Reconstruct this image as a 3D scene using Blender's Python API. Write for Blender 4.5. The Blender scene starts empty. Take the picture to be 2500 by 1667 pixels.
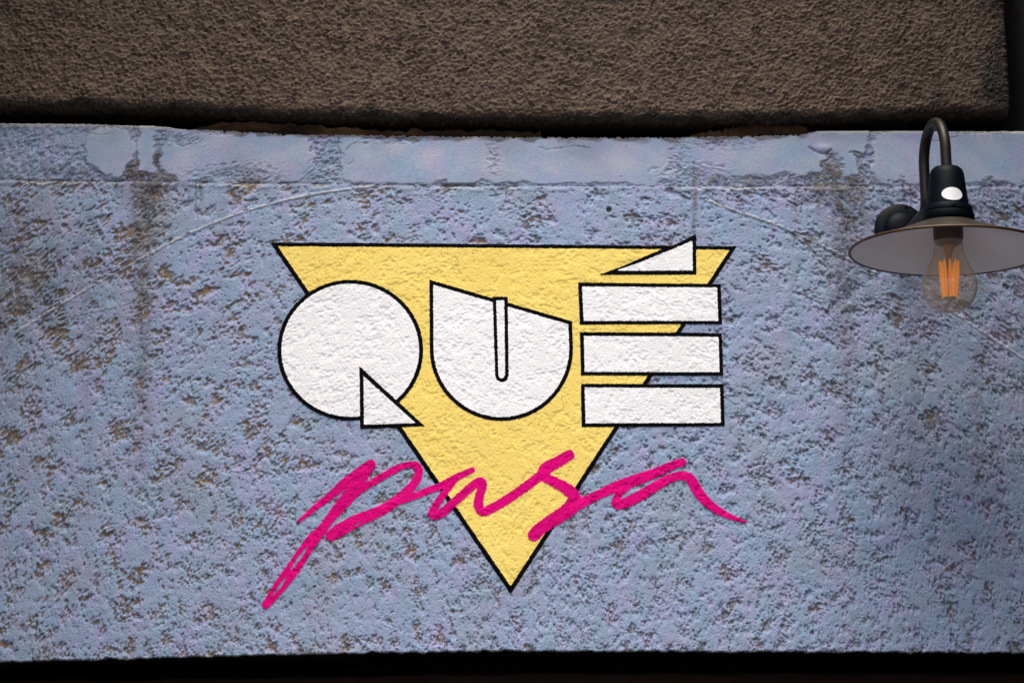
import bpy, bmesh, math
import numpy as np
from mathutils import Vector, Matrix

sc = bpy.context.scene
COL = sc.collection

# ------------------------------------------------------------------ camera
W0 = np.array([0.0, 0.0, 2.70])            # point of the wall in the middle of the view
FPX, DIST = 7000.0, 4.9                    # focal length in photo pixels (2500 wide), distance
YAW, PITCH, ROLL = math.radians(5.3), math.radians(12.6), math.radians(1.1)
fwd = np.array([math.sin(YAW) * math.cos(PITCH), math.cos(YAW) * math.cos(PITCH), math.sin(PITCH)])
right = np.array([math.cos(YAW), -math.sin(YAW), 0.0])
up = np.cross(right, fwd)
r2 = right * math.cos(ROLL) - up * math.sin(ROLL)
u2 = right * math.sin(ROLL) + up * math.cos(ROLL)
right, up = r2, u2
CAM = W0 - DIST * fwd
cam_data = bpy.data.cameras.new('camera')
cam = bpy.data.objects.new('camera', cam_data)
COL.objects.link(cam)
cam.matrix_world = Matrix(((right[0], up[0], -fwd[0], CAM[0]), (right[1], up[1], -fwd[1], CAM[1]),
                           (right[2], up[2], -fwd[2], CAM[2]), (0, 0, 0, 1)))
cam_data.sensor_width = 36.0
cam_data.lens = 36.0 * FPX / 2500.0
cam_data.clip_end = 2000.0
sc.camera = cam

# ------------------------------------------------------------------ sky, sun, exposure
SUN_EL, SUN_AZ = math.radians(70), math.radians(-6)    # azimuth measured from straight in front of the wall
world = bpy.data.worlds.new('World')
sc.world = world
world.use_nodes = True
wn = world.node_tree
bg = wn.nodes['Background']
sky = wn.nodes.new('ShaderNodeTexSky')
sky.sky_type = 'NISHITA'
sky.sun_disc = False
sky.sun_elevation = SUN_EL
sky.sun_rotation = math.radians(180) + SUN_AZ
sky.air_density = 0.8
sky.dust_density = 4.0
sky.ozone_density = 0.6
wn.links.new(sky.outputs[0], bg.inputs[0])
bg.inputs[1].default_value = 0.075
sun_l = bpy.data.lights.new('sun', 'SUN')
sun_l.energy = 1.5
sun_l.angle = math.radians(55)
sun_l.color = (1.0, 0.94, 0.84)
sun = bpy.data.objects.new('sun', sun_l)
COL.objects.link(sun)
sd = Vector((math.sin(SUN_AZ) * math.cos(SUN_EL), -math.cos(SUN_AZ) * math.cos(SUN_EL), math.sin(SUN_EL)))
sun.rotation_euler = sd.to_track_quat('Z', 'Y').to_euler()
vs = sc.view_settings
vs.view_transform = 'Standard'
vs.look = 'None'
vs.gamma = 1.0
vs.use_curve_mapping = False
vs.exposure = 1.65
sc.cycles.use_denoising = True
sc.cycles.max_bounces = 6


# ------------------------------------------------------------------ helpers
def proj(x, y, z):
    """world -> photo pixel, used to lay the wall's wear out on the wall"""
    dx, dy, dz = x - CAM[0], y - CAM[1], z - CAM[2]
    d = dx * fwd[0] + dy * fwd[1] + dz * fwd[2]
    a = dx * right[0] + dy * right[1] + dz * right[2]
    b = dx * up[0] + dy * up[1] + dz * up[2]
    return 1250 + FPX * a / d, 833.5 - FPX * b / d


def at(px, py, d=0.0):
    """point at distance d in front of the wall plane that is seen at a photo pixel"""
    r = fwd + right * ((px - 1250) / FPX) + up * ((833.5 - py) / FPX)
    t = (-d - CAM[1]) / r[1]
    return CAM + r * t


def tag(o, label=None, cat=None, group=None, kind=None):
    for k, v in (('label', label), ('category', cat), ('group', group), ('kind', kind)):
        if v:
            o[k] = v
    return o


def empty(name, loc=(0, 0, 0)):
    o = bpy.data.objects.new(name, None)
    o.empty_display_size = 0.05
    o.location = loc
    COL.objects.link(o)
    return o


def link(name, me, mat=None, parent=None, smooth=True):
    o = bpy.data.objects.new(name, me)
    COL.objects.link(o)
    if mat:
        me.materials.append(mat)
    if smooth and len(me.polygons):
        me.polygons.foreach_set('use_smooth', np.ones(len(me.polygons), dtype=bool))
    if parent:
        o.parent = parent
        o.matrix_parent_inverse = Matrix.Translation(-Vector(parent.location))
    return o


def raw_mesh(name, co, loops, sizes):
    me = bpy.data.meshes.new(name)
    co = np.ascontiguousarray(co, dtype=np.float32)
    me.vertices.add(len(co))
    me.vertices.foreach_set('co', co.ravel())
    me.loops.add(len(loops))
    me.loops.foreach_set('vertex_index', np.ascontiguousarray(loops, dtype=np.int32))
    me.polygons.add(len(sizes))
    starts = np.concatenate(([0], np.cumsum(sizes)[:-1])).astype(np.int32)
    me.polygons.foreach_set('loop_start', starts)
    me.update(calc_edges=True)
    return me


def grid_mesh(name, X, Y, Z, attrs=None):
    R, C = X.shape
    co = np.stack([X, Y, Z], -1).reshape(-1, 3)
    idx = np.arange(R * C).reshape(R, C)
    q = np.stack([idx[:-1, :-1], idx[:-1, 1:], idx[1:, 1:], idx[1:, :-1]], -1).reshape(-1, 4)
    me = raw_mesh(name, co, q.ravel(), np.full(len(q), 4))
    for k, v in (attrs or {}).items():
        a = me.attributes.new(k, 'FLOAT', 'POINT')
        a.data.foreach_set('value', np.ascontiguousarray(v, dtype=np.float32).ravel())
    return me


def bm_mesh(name, bm):
    me = bpy.data.meshes.new(name)
    bm.normal_update()
    bm.to_mesh(me)
    bm.free()
    return me


def box_bm(x0, x1, y0, y1, z0, z1, bevel=0.0, seg=2):
    bm = bmesh.new()
    bmesh.ops.create_cube(bm, size=1.0)
    for v in bm.verts:
        v.co = Vector((x0 if v.co.x < 0 else x1, y0 if v.co.y < 0 else y1, z0 if v.co.z < 0 else z1))
    if bevel:
        bmesh.ops.bevel(bm, geom=list(bm.edges), offset=bevel, segments=seg, affect='EDGES', profile=0.5)
    return bm


def lathe_bm(profile, n=64, close_top=False, close_bot=False):
    """profile: (radius, z) pairs turned about z"""
    bm = bmesh.new()
    rings = []
    for r, z in profile:
        if r < 1e-6:
            rings.append([bm.verts.new((0, 0, z))])
        else:
            rings.append([bm.verts.new((r * math.cos(2 * math.pi * k / n), r * math.sin(2 * math.pi * k / n), z)) for k in range(n)])
    for a, b in zip(rings[:-1], rings[1:]):
        for k in range(n):
            k2 = (k + 1) % n
            if len(a) == 1 and len(b) == 1:
                continue
            if len(a) == 1:
                bm.faces.new((a[0], b[k], b[k2]))
            elif len(b) == 1:
                bm.faces.new((a[k], a[k2], b[0]))
            else:
                bm.faces.new((a[k], a[k2], b[k2], b[k]))
    bmesh.ops.recalc_face_normals(bm, faces=bm.faces)
    return bm


def tube_bm(pts, rad, n=24, caps=True):
    bm = bmesh.new()
    pts = [Vector(p) for p in pts]
    rings = []
    t0 = (pts[1] - pts[0]).normalized()
    ref = Vector((1, 0, 0)) if abs(t0.x) < 0.9 else Vector((0, 0, 1))
    nrm = (ref - t0 * ref.dot(t0)).normalized()
    for i, p in enumerate(pts):
        t = (pts[min(i + 1, len(pts) - 1)] - pts[max(i - 1, 0)]).normalized()
        nrm = (nrm - t * nrm.dot(t)).normalized()
        b = t.cross(nrm)
        rr = rad[i] if hasattr(rad, '__len__') else rad
        rings.append([bm.verts.new(p + (nrm * math.cos(a) + b * math.sin(a)) * rr)
                      for a in [2 * math.pi * k / n for k in range(n)]])
    for a, b in zip(rings[:-1], rings[1:]):
        for k in range(n):
            bm.faces.new((a[k], a[(k + 1) % n], b[(k + 1) % n], b[k]))
    if caps:
        bm.faces.new(rings[0][::-1])
        bm.faces.new(rings[-1])
    bmesh.ops.recalc_face_normals(bm, faces=bm.faces)
    return bm


# ---- band-limited random fields
NT, TP = 2048, 1.2                         # tile size in samples, photo pixels per sample
_fy = np.fft.fftfreq(NT)[:, None] / TP
_fx = np.fft.rfftfreq(NT)[None, :] / TP


def field(seed, lo, hi, aniso=1.0, n=NT):
    rs = np.random.RandomState(seed)
    w = np.fft.rfft2(rs.standard_normal((NT, NT)))
    k = np.sqrt((_fx * aniso) ** 2 + _fy ** 2) + 1e-9
    f0, f1 = 1.0 / hi, 1.0 / lo
    filt = 1 / (1 + (f0 / k) ** 4) / (1 + (k / f1) ** 6) / k
    filt[0, 0] = 0
    o = np.fft.irfft2(w * filt, s=(NT, NT)).astype(np.float32)
    return (o - o.mean()) / o.std()


def samp(f, u, v):
    u = u / TP
    v = v / TP
    iu, iv = np.floor(u).astype(np.int64), np.floor(v).astype(np.int64)
    fu, fv = (u - iu).astype(np.float32), (v - iv).astype(np.float32)
    a, b = iu % NT, (iu + 1) % NT
    c, d = iv % NT, (iv + 1) % NT
    return (f[c, a] * (1 - fu) + f[c, b] * fu) * (1 - fv) + (f[d, a] * (1 - fu) + f[d, b] * fu) * fv


def sstep(a, b, x):
    t = np.clip((x - a) / (b - a), 0, 1)
    return t * t * (3 - 2 * t)


def blob(px, py, cx, cy, rx, ry):
    return np.exp(-(((px - cx) / rx) ** 2 + ((py - cy) / ry) ** 2))


def blur(a, n, it=2):
    for _ in range(it):
        for ax in (0, 1):
            p = np.pad(a, [(n, n) if i == ax else (0, 0) for i in (0, 1)], mode='edge')
            c = np.cumsum(p, axis=ax, dtype=np.float64)
            c = np.concatenate([np.zeros_like(np.take(c, [0], ax)), c], ax)
            m = a.shape[ax]
            a = (np.take(c, range(2 * n + 1, 2 * n + 1 + m), ax) - np.take(c, range(0, m), ax)) / (2 * n + 1)
    return a.astype(np.float32)


# ---- materials
def new_mat(name):
    m = bpy.data.materials.new(name)
    m.use_nodes = True
    nt = m.node_tree
    return m, nt, nt.nodes['Principled BSDF']


class N:
    def __init__(self, nt):
        self.nt = nt
        self.tc = nt.nodes.new('ShaderNodeTexCoord')

    def set(self, sock, v):
        if hasattr(v, 'links'):
            self.nt.links.new(v, sock)
        else:
            if isinstance(v, (tuple, list)) and len(v) == 3 and sock.type == 'RGBA':
                v = (*v, 1)
            sock.default_value = v

    def noise(self, scale, detail=4, rough=0.55, coord=None, stretch=None):
        n = self.nt.nodes.new('ShaderNodeTexNoise')
        n.inputs['Scale'].default_value = scale
        n.inputs['Detail'].default_value = detail
        n.inputs['Roughness'].default_value = rough
        c = coord or self.tc.outputs['Object']
        if stretch:
            mp = self.nt.nodes.new('ShaderNodeMapping')
            mp.inputs['Scale'].default_value = stretch
            self.nt.links.new(c, mp.inputs['Vector'])
            c = mp.outputs['Vector']
        self.nt.links.new(c, n.inputs['Vector'])
        return n.outputs['Fac']

    def voro_edge(self, scale, warp=0.0):
        v = self.nt.nodes.new('ShaderNodeTexVoronoi')
        v.feature = 'DISTANCE_TO_EDGE'
        v.inputs['Scale'].default_value = scale
        c = self.tc.outputs['Object']
        if warp:
            n = self.nt.nodes.new('ShaderNodeTexNoise')
            n.inputs['Scale'].default_value = scale * 1.3
            self.nt.links.new(c, n.inputs['Vector'])
            a = self.nt.nodes.new('ShaderNodeVectorMath')
            a.operation = 'MULTIPLY_ADD'
            self.nt.links.new(n.outputs['Color'], a.inputs[0])
            a.inputs[1].default_value = (warp,) * 3
            self.nt.links.new(c, a.inputs[2])
            c = a.outputs[0]
        self.nt.links.new(c, v.inputs['Vector'])
        return v.outputs['Distance']

    def attr(self, name):
        a = self.nt.nodes.new('ShaderNodeAttribute')
        a.attribute_name = name
        return a.outputs['Fac']

    def ramp(self, fac, a, b, lo=0.0, hi=1.0):
        m = self.nt.nodes.new('ShaderNodeMapRange')
        self.set(m.inputs['Value'], fac)
        m.inputs['From Min'].default_value = a
        m.inputs['From Max'].default_value = b
        m.inputs['To Min'].default_value = lo
        m.inputs['To Max'].default_value = hi
        return m.outputs[0]

    def math(self, op, a, b=0.0):
        m = self.nt.nodes.new('ShaderNodeMath')
        m.operation = op
        self.set(m.inputs[0], a)
        self.set(m.inputs[1], b)
        return m.outputs[0]

    def mix(self, fac, a, b, mode='MIX'):
        m = self.nt.nodes.new('ShaderNodeMix')
        m.data_type = 'RGBA'
        m.blend_type = mode
        self.set(m.inputs['Factor'], fac)
        self.set(m.inputs['A'], a) if False else self.set(m.inputs[6], a)
        self.set(m.inputs[7], b)
        return m.outputs[2]

    def bump(self, h, dist, strength=1.0):
        b = self.nt.nodes.new('ShaderNodeBump')
        b.inputs['Distance'].default_value = dist
        b.inputs['Strength'].default_value = strength
        self.nt.links.new(h, b.inputs['Height'])
        return b.outputs[0]


def simple_mat(name, col, rough=0.6, metal=0.0, var=0.25, scale=30.0, bump=0.0003, col2=None):
    m, nt, p = new_mat(name)
    n = N(nt)
    f = n.noise(scale, 5, 0.6)
    dark = col2 or tuple(c * (1 - var) for c in col)
    nt.links.new(n.mix(n.ramp(f, 0.3, 0.7), dark, col), p.inputs['Base Color'])
    p.inputs['Roughness'].default_value = rough
    p.inputs['Metallic'].default_value = metal
    if bump:
        nt.links.new(n.bump(n.noise(scale * 6, 3), bump), p.inputs['Normal'])
    return m


def wall_mat():
    m, nt, p = new_mat('blue_stucco_paint')
    n = N(nt)
    t = n.attr('tint')
    c = n.mix(n.ramp(t, -1.2, 1.2), BLUE_A, BLUE_B)
    c = n.mix(n.ramp(n.noise(9, 3), 0.45, 0.75, 0, 0.55), c, BLUE_C)
    c = n.mix(n.ramp(n.noise(160, 4), 0.35, 0.75, 0.0, 0.35), c, BLUE_D)
    c = n.mix(n.attr('wash'), c, (0.26, 0.28, 0.31))
    c = n.mix(n.attr('chalk_highlight'), c, (0.56, 0.55, 0.53))
    och = n.mix(n.ramp(n.noise(45, 3), 0.35, 0.65), (0.24, 0.135, 0.038), (0.085, 0.058, 0.03))
    och2 = n.mix(n.ramp(n.noise(60, 3), 0.35, 0.65), (0.10, 0.055, 0.075), (0.05, 0.055, 0.06))
    c = n.mix(n.attr('exposed'), c, n.mix(n.attr('warm'), och2, och))
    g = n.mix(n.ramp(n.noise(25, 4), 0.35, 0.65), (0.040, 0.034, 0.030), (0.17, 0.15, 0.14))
    c = n.mix(n.attr('grime_shade'), c, g)
    nt.links.new(c, p.inputs['Base Color'])
    p.inputs['Roughness'].default_value = 0.7
    p.inputs['Specular IOR Level'].default_value = 0.25
    nt.links.new(n.bump(n.noise(420, 3, 0.6), 0.0010), p.inputs['Normal'])
    return m


def paint_mat(name, col, col2, crack=0.0, speck=None, rough=0.5, speckamt=0.0):
    m, nt, p = new_mat(name)
    n = N(nt)
    c = n.mix(n.ramp(n.noise(14, 5, 0.6), 0.3, 0.7), col, col2)
    if crack:
        e = n.voro_edge(38, 0.02)
        line = n.ramp(e, 0.0, 0.022, 1, 0)
        mask = n.ramp(n.noise(11, 3), 0.50, 0.62)
        c = n.mix(n.math('MULTIPLY', n.math('MULTIPLY', line, mask), crack), c, tuple(v * 0.30 for v in col2))
    if speck:
        s = n.ramp(n.noise(330, 2, 0.5), 0.70, 0.76)
        s2 = n.ramp(n.noise(30, 2, 0.5), 0.5, 0.65)
        c = n.mix(n.math('MULTIPLY', n.math('MULTIPLY', s, s2), speckamt), c, speck)
    nt.links.new(c, p.inputs['Base Color'])
    p.inputs['Roughness'].default_value = rough
    p.inputs['Specular IOR Level'].default_value = 0.12
    nt.links.new(n.bump(n.noise(420, 3, 0.6), 0.0004), p.inputs['Normal'])
    return m


BLUE_A, BLUE_B = (0.230, 0.338, 0.495), (0.300, 0.318, 0.520)
BLUE_C, BLUE_D = (0.27, 0.365, 0.475), (0.46, 0.51, 0.62)
M_WALL = wall_mat()
M_YELLOW = paint_mat('yellow_paint', (0.93, 0.72, 0.19), (0.90, 0.66, 0.155), crack=0.75)
M_WHITE = paint_mat('white_paint', (0.91, 0.905, 0.92), (0.87, 0.865, 0.88), crack=0.18)
M_BLACK = paint_mat('black_outline_paint', (0.0012, 0.0014, 0.002), (0.003, 0.003, 0.004), speck=(0.4, 0.4, 0.42), speckamt=0.7, rough=0.6)
M_BLACK.node_tree.nodes['Principled BSDF'].inputs['Specular IOR Level'].default_value = 0.04
M_PINK = paint_mat('magenta_paint', (0.76, 0.001, 0.205), (0.62, 0.001, 0.17), speck=(0.30, 0.003, 0.10), speckamt=0.4)
M_PINK.node_tree.nodes['Principled BSDF'].inputs['Specular IOR Level'].default_value = 0.05

# ------------------------------------------------------------------ the stucco wall as a relief grid
STEP = 0.00135
XL, XR = -0.94, 0.95
xs = np.arange(XL, XR + STEP / 2, STEP)
PXC = np.array([-400, 0, 200, 400, 440, 560, 700, 1000, 1300, 1640, 1830, 1960, 1995, 2100, 2500, 2900.])
TOPY = np.array([300, 302, 304, 310, 317, 322, 330, 334, 338, 338, 335, 331, 322, 321, 322, 323.])
JX = np.array([-400, 0, 600, 1250, 1700, 2500, 2900.])
JY = np.array([438, 440, 447, 455, 455, 455, 456.])
BX = np.array([-400, 0, 300, 600, 900, 1250, 1700, 2100, 2500, 2900.])
BY = np.array([1622, 1612, 1605, 1597, 1590, 1586, 1587, 1588, 1590, 1594.])


def curve_z(cx, cy, d=0.0):
    P = np.array([at(a, b, d) for a, b in zip(cx, cy)])
    return np.interp(xs, P[:, 0], P[:, 2])


rs = np.random.RandomState(3)


def rag(wl, amp, seed):
    f = field(seed, wl * 0.5, wl * 3)[7]
    u = (xs - XL) / 0.0007 / TP
    return np.interp(u % NT, np.arange(NT), f) * amp


z_top = curve_z(PXC, TOPY) + np.minimum(rag(12, 0.0012, 11), 0.001) * sstep(430, 520, proj(xs, 0, curve_z(PXC, TOPY))[0]) \
    * (1 - sstep(1960, 2000, proj(xs, 0, curve_z(PXC, TOPY))[0]))
z_joint = curve_z(JX, JY) + rag(30, 0.0010, 12)
z_bot = curve_z(BX, BY) + rag(40, 0.0008, 13) + rag(12, 0.0003, 14)
nF = int(round((z_joint - z_bot).mean() / STEP))
nB = int(round((z_top - z_joint).mean() / STEP))
tF = np.linspace(0, 1, nF + 1)[:, None]
tB = np.linspace(0, 1, nB + 1)[1:, None]
Z = np.concatenate([z_bot + (z_joint - z_bot) * tF, z_joint + (z_top - z_joint) * tB], 0)
X = np.broadcast_to(xs, Z.shape).copy()
JR = nF
PX, PY = proj(X, 0.0, Z)
PX, PY = PX.astype(np.float32), PY.astype(np.float32)


# ---- shapes of the painted sign, signed distance in photo pixels (negative inside)
def sd_poly(P, x, y):
    P = np.array(P, dtype=np.float64)
    d = np.full(x.shape, 1e18)
    inside = np.zeros(x.shape, bool)
    for i in range(len(P)):
        a, b = P[i], P[(i + 1) % len(P)]
        e = b - a
        wx, wy = x - a[0], y - a[1]
        t = np.clip((wx * e[0] + wy * e[1]) / (e @ e), 0, 1)
        d = np.minimum(d, (wx - e[0] * t) ** 2 + (wy - e[1] * t) ** 2)
        c = (a[1] > y) != (b[1] > y)
        with np.errstate(divide='ignore', invalid='ignore'):
            xi = (b[0] - a[0]) * (y - a[1]) / (b[1] - a[1] if b[1] != a[1] else 1e-9) + a[0]
        inside ^= c & (x < xi)
    return np.where(inside, -1, 1) * np.sqrt(d)


def ellipse_poly(cx, cy, rx, ry, n=120):
    return [(cx + rx * math.cos(2 * math.pi * k / n), cy + ry * math.sin(2 * math.pi * k / n)) for k in range(n)]


def smooth_stroke(pts, sub=6):
    P = np.array(pts, float)
    Q = np.concatenate([[2 * P[0] - P[1]], P, [2 * P[-1] - P[-2]]])
    out = []
    for i in range(1, len(Q) - 2):
        for k in range(sub):
            t = k / sub
            p0, p1, p2, p3 = Q[i - 1], Q[i], Q[i + 1], Q[i + 2]
            out.append(0.5 * (2 * p1 + (p2 - p0) * t + (2 * p0 - 5 * p1 + 4 * p2 - p3) * t * t + (3 * p1 - p0 - 3 * p2 + p3) * t ** 3))
    out.append(P[-1])
    return np.array(out)


def sd_stroke(pts, x, y):
    S = smooth_stroke(pts)
    d = np.full(x.shape, 1e9)
    for a, b in zip(S[:-1], S[1:]):
        e = b[:2] - a[:2]
        L = max(e @ e, 1e-9)
        t = np.clip(((x - a[0]) * e[0] + (y - a[1]) * e[1]) / L, 0, 1)
        dd = np.hypot(x - a[0] - e[0] * t, y - a[1] - e[1] * t) - (a[2] + (b[2] - a[2]) * t) / 2
        d = np.minimum(d, dd)
    return d


def cropL(p):
    return [(620 + a * .2678, 1080 + b * .2678, w * .2678) for a, b, w in p]


def cropR(p):
    return [(1240 + a * .2678, 1060 + b * .2678, w * .2678) for a, b, w in p]


TRI_O = [(660, 592), (1798, 601.5), (1246.5, 1449)]
TRI_I = [(677.5, 601), (1782, 609.5), (1246.5, 1431)]
Q_O = ellipse_poly(855, 855, 177.5, 171)
Q_I = ellipse_poly(855, 855, 168.5, 162.5)
QT_O = [(877.8, 894.5), (880, 1046.5), (1036, 1040)]
QT_I = [(886.7, 917), (888.5, 1037), (1016, 1033)]
U_O = [(1048.7, 683.5), (1396, 785)] + [(1224 + 174.5 * math.cos(a), 850 + 177 * math.sin(a)) for a in np.linspace(0, math.pi, 60)]
U_I = [(1057, 695), (1388, 791.5)] + [(1224 + 166 * math.cos(a), 850 + 168.5 * math.sin(a)) for a in np.linspace(0, math.pi, 60)]
US_O = [(1203, 725), (1239, 725), (1241.5, 917), (1238, 927), (1230, 932), (1221, 932), (1212, 926), (1209, 915)]
US_I = [(1211, 733), (1231.5, 733), (1233.5, 915), (1230, 922.5), (1224.5, 924.5), (1219, 922), (1216.3, 915)]
AC_O = [(1464, 671), (1513, 653), (1559, 633), (1607, 613), (1654, 595), (1699, 572), (1699.5, 670)]
AC_I = [(1501, 661.5), (1560, 641), (1620, 617), (1691, 587), (1691.5, 661)]
B1_O = [(1411.5, 690.5), (1759, 694), (1762.5, 791), (1416, 792)]
B1_I = [(1420.5, 699), (1751, 702), (1754, 784), (1424.5, 784)]
B2_O = [(1416, 811), (1762, 813.5), (1765, 917), (1418.5, 916)]
B2_I = [(1425, 819.5), (1754.5, 822), (1757, 909), (1427, 908)]
B3_O = [(1418.5, 937), (1765.5, 938.5), (1769, 1040), (1420.5, 1042)]
B3_I = [(1427, 945.5), (1757.5, 947), (1760.5, 1032.5), (1429, 1033.5)]

STROKES_P = [
    cropL([(395, 727, 18), (470, 665, 32), (560, 590, 46), (700, 480, 66), (830, 372, 86), (950, 288, 98), (1065, 200, 84)]),
    cropL([(1065, 200, 84), (975, 330, 100), (890, 455, 112), (790, 575, 104), (695, 690, 78), (625, 785, 82), (540, 880, 104),
           (460, 990, 112), (375, 1120, 118), (280, 1250, 116), (190, 1370, 92), (108, 1478, 64)]),
    cropL([(900, 480, 70), (1000, 412, 54), (1150, 322, 58), (1300, 238, 56), (1410, 200, 48), (1485, 218, 66), (1500, 290, 68),
           (1450, 385, 74), (1365, 472, 80), (1255, 560, 84), (1100, 645, 92), (950, 705, 108), (800, 785, 112), (700, 850, 92)]),
]
SLITS_P = [cropL([(488, 945, 8), (435, 1022, 28), (375, 1100, 26), (335, 1165, 6)]),
           cropL([(300, 1215, 6), (240, 1300, 26), (160, 1395, 8)]),
           cropL([(860, 770, 3), (920, 750, 9), (1000, 715, 4)])]
STROKES_A = [
    cropL([(1320, 535, 58), (1450, 492, 54), (1580, 440, 56), (1700, 395, 58), (1830, 325, 56), (1990, 250, 46)]),
    cropL([(1830, 340, 46), (1740, 455, 56), (1660, 570, 60), (1625, 655, 72), (1700, 648, 74), (1800, 565, 72), (1900, 475, 70),
           (2000, 388, 68), (2065, 352, 70), (2085, 395, 72), (2058, 480, 76), (2045, 565, 82), (2085, 630, 74), (2180, 592, 76), (2320, 512, 76)]),
    cropR([(-20, 600, 76), (100, 520, 76), (200, 448, 78), (300, 372, 78)]),
]
STROKES_S = [cropR([(558, 190, 90), (450, 252, 96), (345, 312, 106), (320, 372, 84), (420, 432, 86), (530, 492, 100), (605, 570, 112),
                    (590, 650, 128), (500, 722, 120), (380, 800, 114), (290, 862, 108), (235, 918, 104)])]
STROKES_A2 = [
    cropR([(640, 640, 90), (800, 562, 76), (950, 492, 86), (1100, 438, 96), (1300, 368, 84), (1450, 302, 72), (1590, 252, 66)]),
    cropR([(1080, 480, 60), (1005, 555, 56), (985, 628, 80), (1060, 628, 88), (1200, 560, 86), (1350, 470, 82), (1480, 400, 76),
           (1585, 375, 74), (1655, 400, 82), (1705, 475, 86), (1760, 558, 86), (1840, 640, 74), (1950, 712, 56), (2060, 762, 36), (2172, 797, 8)]),
]

edge_w = samp(field(51, 5, 12), PX, PY)       # hand-painted wobble of every edge
SGN = (PX > 560) & (PX < 1860) & (PY > 540) & (PY < 1520)
r_idx, c_idx = np.where(SGN.any(1))[0], np.where(SGN.any(0))[0]
RS, CS = slice(r_idx[0], r_idx[-1] + 1), slice(c_idx[0], c_idx[-1] + 1)
px_, py_ = PX[RS, CS].astype(np.float64), PY[RS, CS].astype(np.float64)
wob = edge_w[RS, CS] * 0.45


def P_(poly):
    return sd_poly(poly, px_, py_) + wob


F = {k: P_(v) for k, v in dict(TO=TRI_O, TI=TRI_I, QO=Q_O, QI=Q_I, TLO=QT_O, TLI=QT_I, UO=U_O, UI=U_I, SO=US_O, SI=US_I,
                               AO=AC_O, AI=AC_I, B1O=B1_O, B1I=B1_I, B2O=B2_O, B2I=B2_I, B3O=B3_O, B3I=B3_I).items()}


def S_(strokes, slits=()):
    d = None
    for s in strokes:
        e = sd_stroke(s, px_, py_)
        d = e if d is None else np.minimum(d, e)
    d = d + wob * 1.3 - 0.9
    for s in slits:
        d = np.maximum(d, -(sd_stroke(s, px_, py_) + wob * 2.5))
    return d


for k_ in F:
    F[k_] = F[k_] + (-0.5 if k_[-1] == 'O' else 0.5)
F['p'], F['a'], F['s'], F['a2'] = S_(STROKES_P, SLITS_P), S_(STROKES_A), S_(STROKES_S), S_(STROKES_A2)
SIGN = np.full(PX.shape, 99.0, dtype=np.float32)
SIGN[RS, CS] = np.minimum.reduce([F['TO'], F['QO'], F['TLO'], F['UO'], F['AO'], F['B1O'], F['B2O'], F['B3O']])
PINK = np.full(PX.shape, 99.0, dtype=np.float32)
PINK[RS, CS] = np.minimum.reduce([F['p'], F['a'], F['s'], F['a2']])

# ---- relief: trowelled plaster, pitted between the smooth patches, swept along one big arc
TH = np.arctan2(PX - 1300, 2350 - PY) * 1900
RR = np.hypot(PX - 1300, PY - 2350)
nA = samp(field(1, 7, 15, 2.5), TH, RR)
nBf = samp(field(2, 5.5, 9, 2.0), TH, RR)
nC = samp(field(3, 40, 190, 1.5), TH, RR)
nD = samp(field(4, 160, 500, 1.2), PX, PY)
nE = samp(field(5, 5, 8, 1.0), PX, PY)
nG = samp(field(6, 18, 60, 1.8), TH, RR)
n = 0.62 * nA + 0.62 * nBf + 0.10 * nG
zone = None

reg = 0.10 * nD
reg += 0.55 * blob(PX, PY, 120, 690, 190, 170) + 0.4 * sstep(1850, 2150, PX) * sstep(1000, 600, PY)
reg += 0.35 * sstep(60, 10, np.interp(PX, BX, BY) - PY)
reg -= 0.5 * blob(PX, PY, 880, 1480, 300, 90) + 0.35 * blob(PX, PY, 1250, 520, 420, 60)
thr = -0.70 + 0.60 * nC - 0.42 * nG + reg
zone = sstep(-0.9, 0.3, thr)
e = np.clip((thr - n) * 1.25, 0, 1.3)
n2 = samp(field(7, 5, 8, 1.7), TH, RR)
e = np.maximum(e, 0.55 * np.clip((-1.85 + 0.25 * nG - n2) * 1.8, 0, 1))
band = PY < np.interp(PX, JX, JY)


def rbox(x0, x1, y0, y1, r):
    cx, cy = (x0 + x1) / 2, (y0 + y1) / 2
    qx, qy = np.abs(PX - cx) - (x1 - x0) / 2 + r, np.abs(PY - cy) - (y1 - y0) / 2 + r
    return np.hypot(np.maximum(qx, 0), np.maximum(qy, 0)) + np.minimum(np.maximum(qx, qy), 0) - r


panes = np.minimum.reduce([rbox(205, 328, 300, 434, 62) + 14 * blob(PX, PY, 205, 420, 50, 40), rbox(338, 377, 290, 424, 8), rbox(388, 767, 322, 442, 58),
                           rbox(830, 1660, 318, 448, 26), rbox(1640, 2018, 318, 432, 58), rbox(2066, 2094, 300, 428, 6),
                           rbox(1990, 2125, 300, 380, 12), rbox(2122, 2600, 322, 448, 40)])
panes = panes + 4.5 * nG + 2.0 * nBf + 3.0 * nC
smooth = sstep(5, -5, panes) * band
rough_spot = np.maximum.reduce([0.4 * blob(PX, PY, 1205, 370, 16, 50), blob(PX, PY, 1700, 430, 60, 26) * 1.2, blob(PX, PY, 575, 432, 75, 24) * 1.4,
                                blob(PX, PY, 440, 340, 40, 14), blob(PX, PY, 1850, 440, 110, 9),
                                blob(PX, PY, 1770, 352, 60, 12), blob(PX, PY, 1660, 395, 22, 40), blob(PX, PY, 960, 342, 70, 8)])
smooth = smooth * (1 - np.clip(rough_spot * 1.0 + 0.25 * nA * (rough_spot > 0.1), 0, 1))
e_band = np.clip((-0.25 + 0.3 * nC - n) * 1.3, 0, 1.1) * (1 - smooth)
e = np.where(band, e_band * 0.8, e)
sgn_m = np.maximum(blur(sstep(2, -2, SIGN), 1, 1), 0.85 * blur(sstep(2, -2, PINK), 1, 1))
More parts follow.
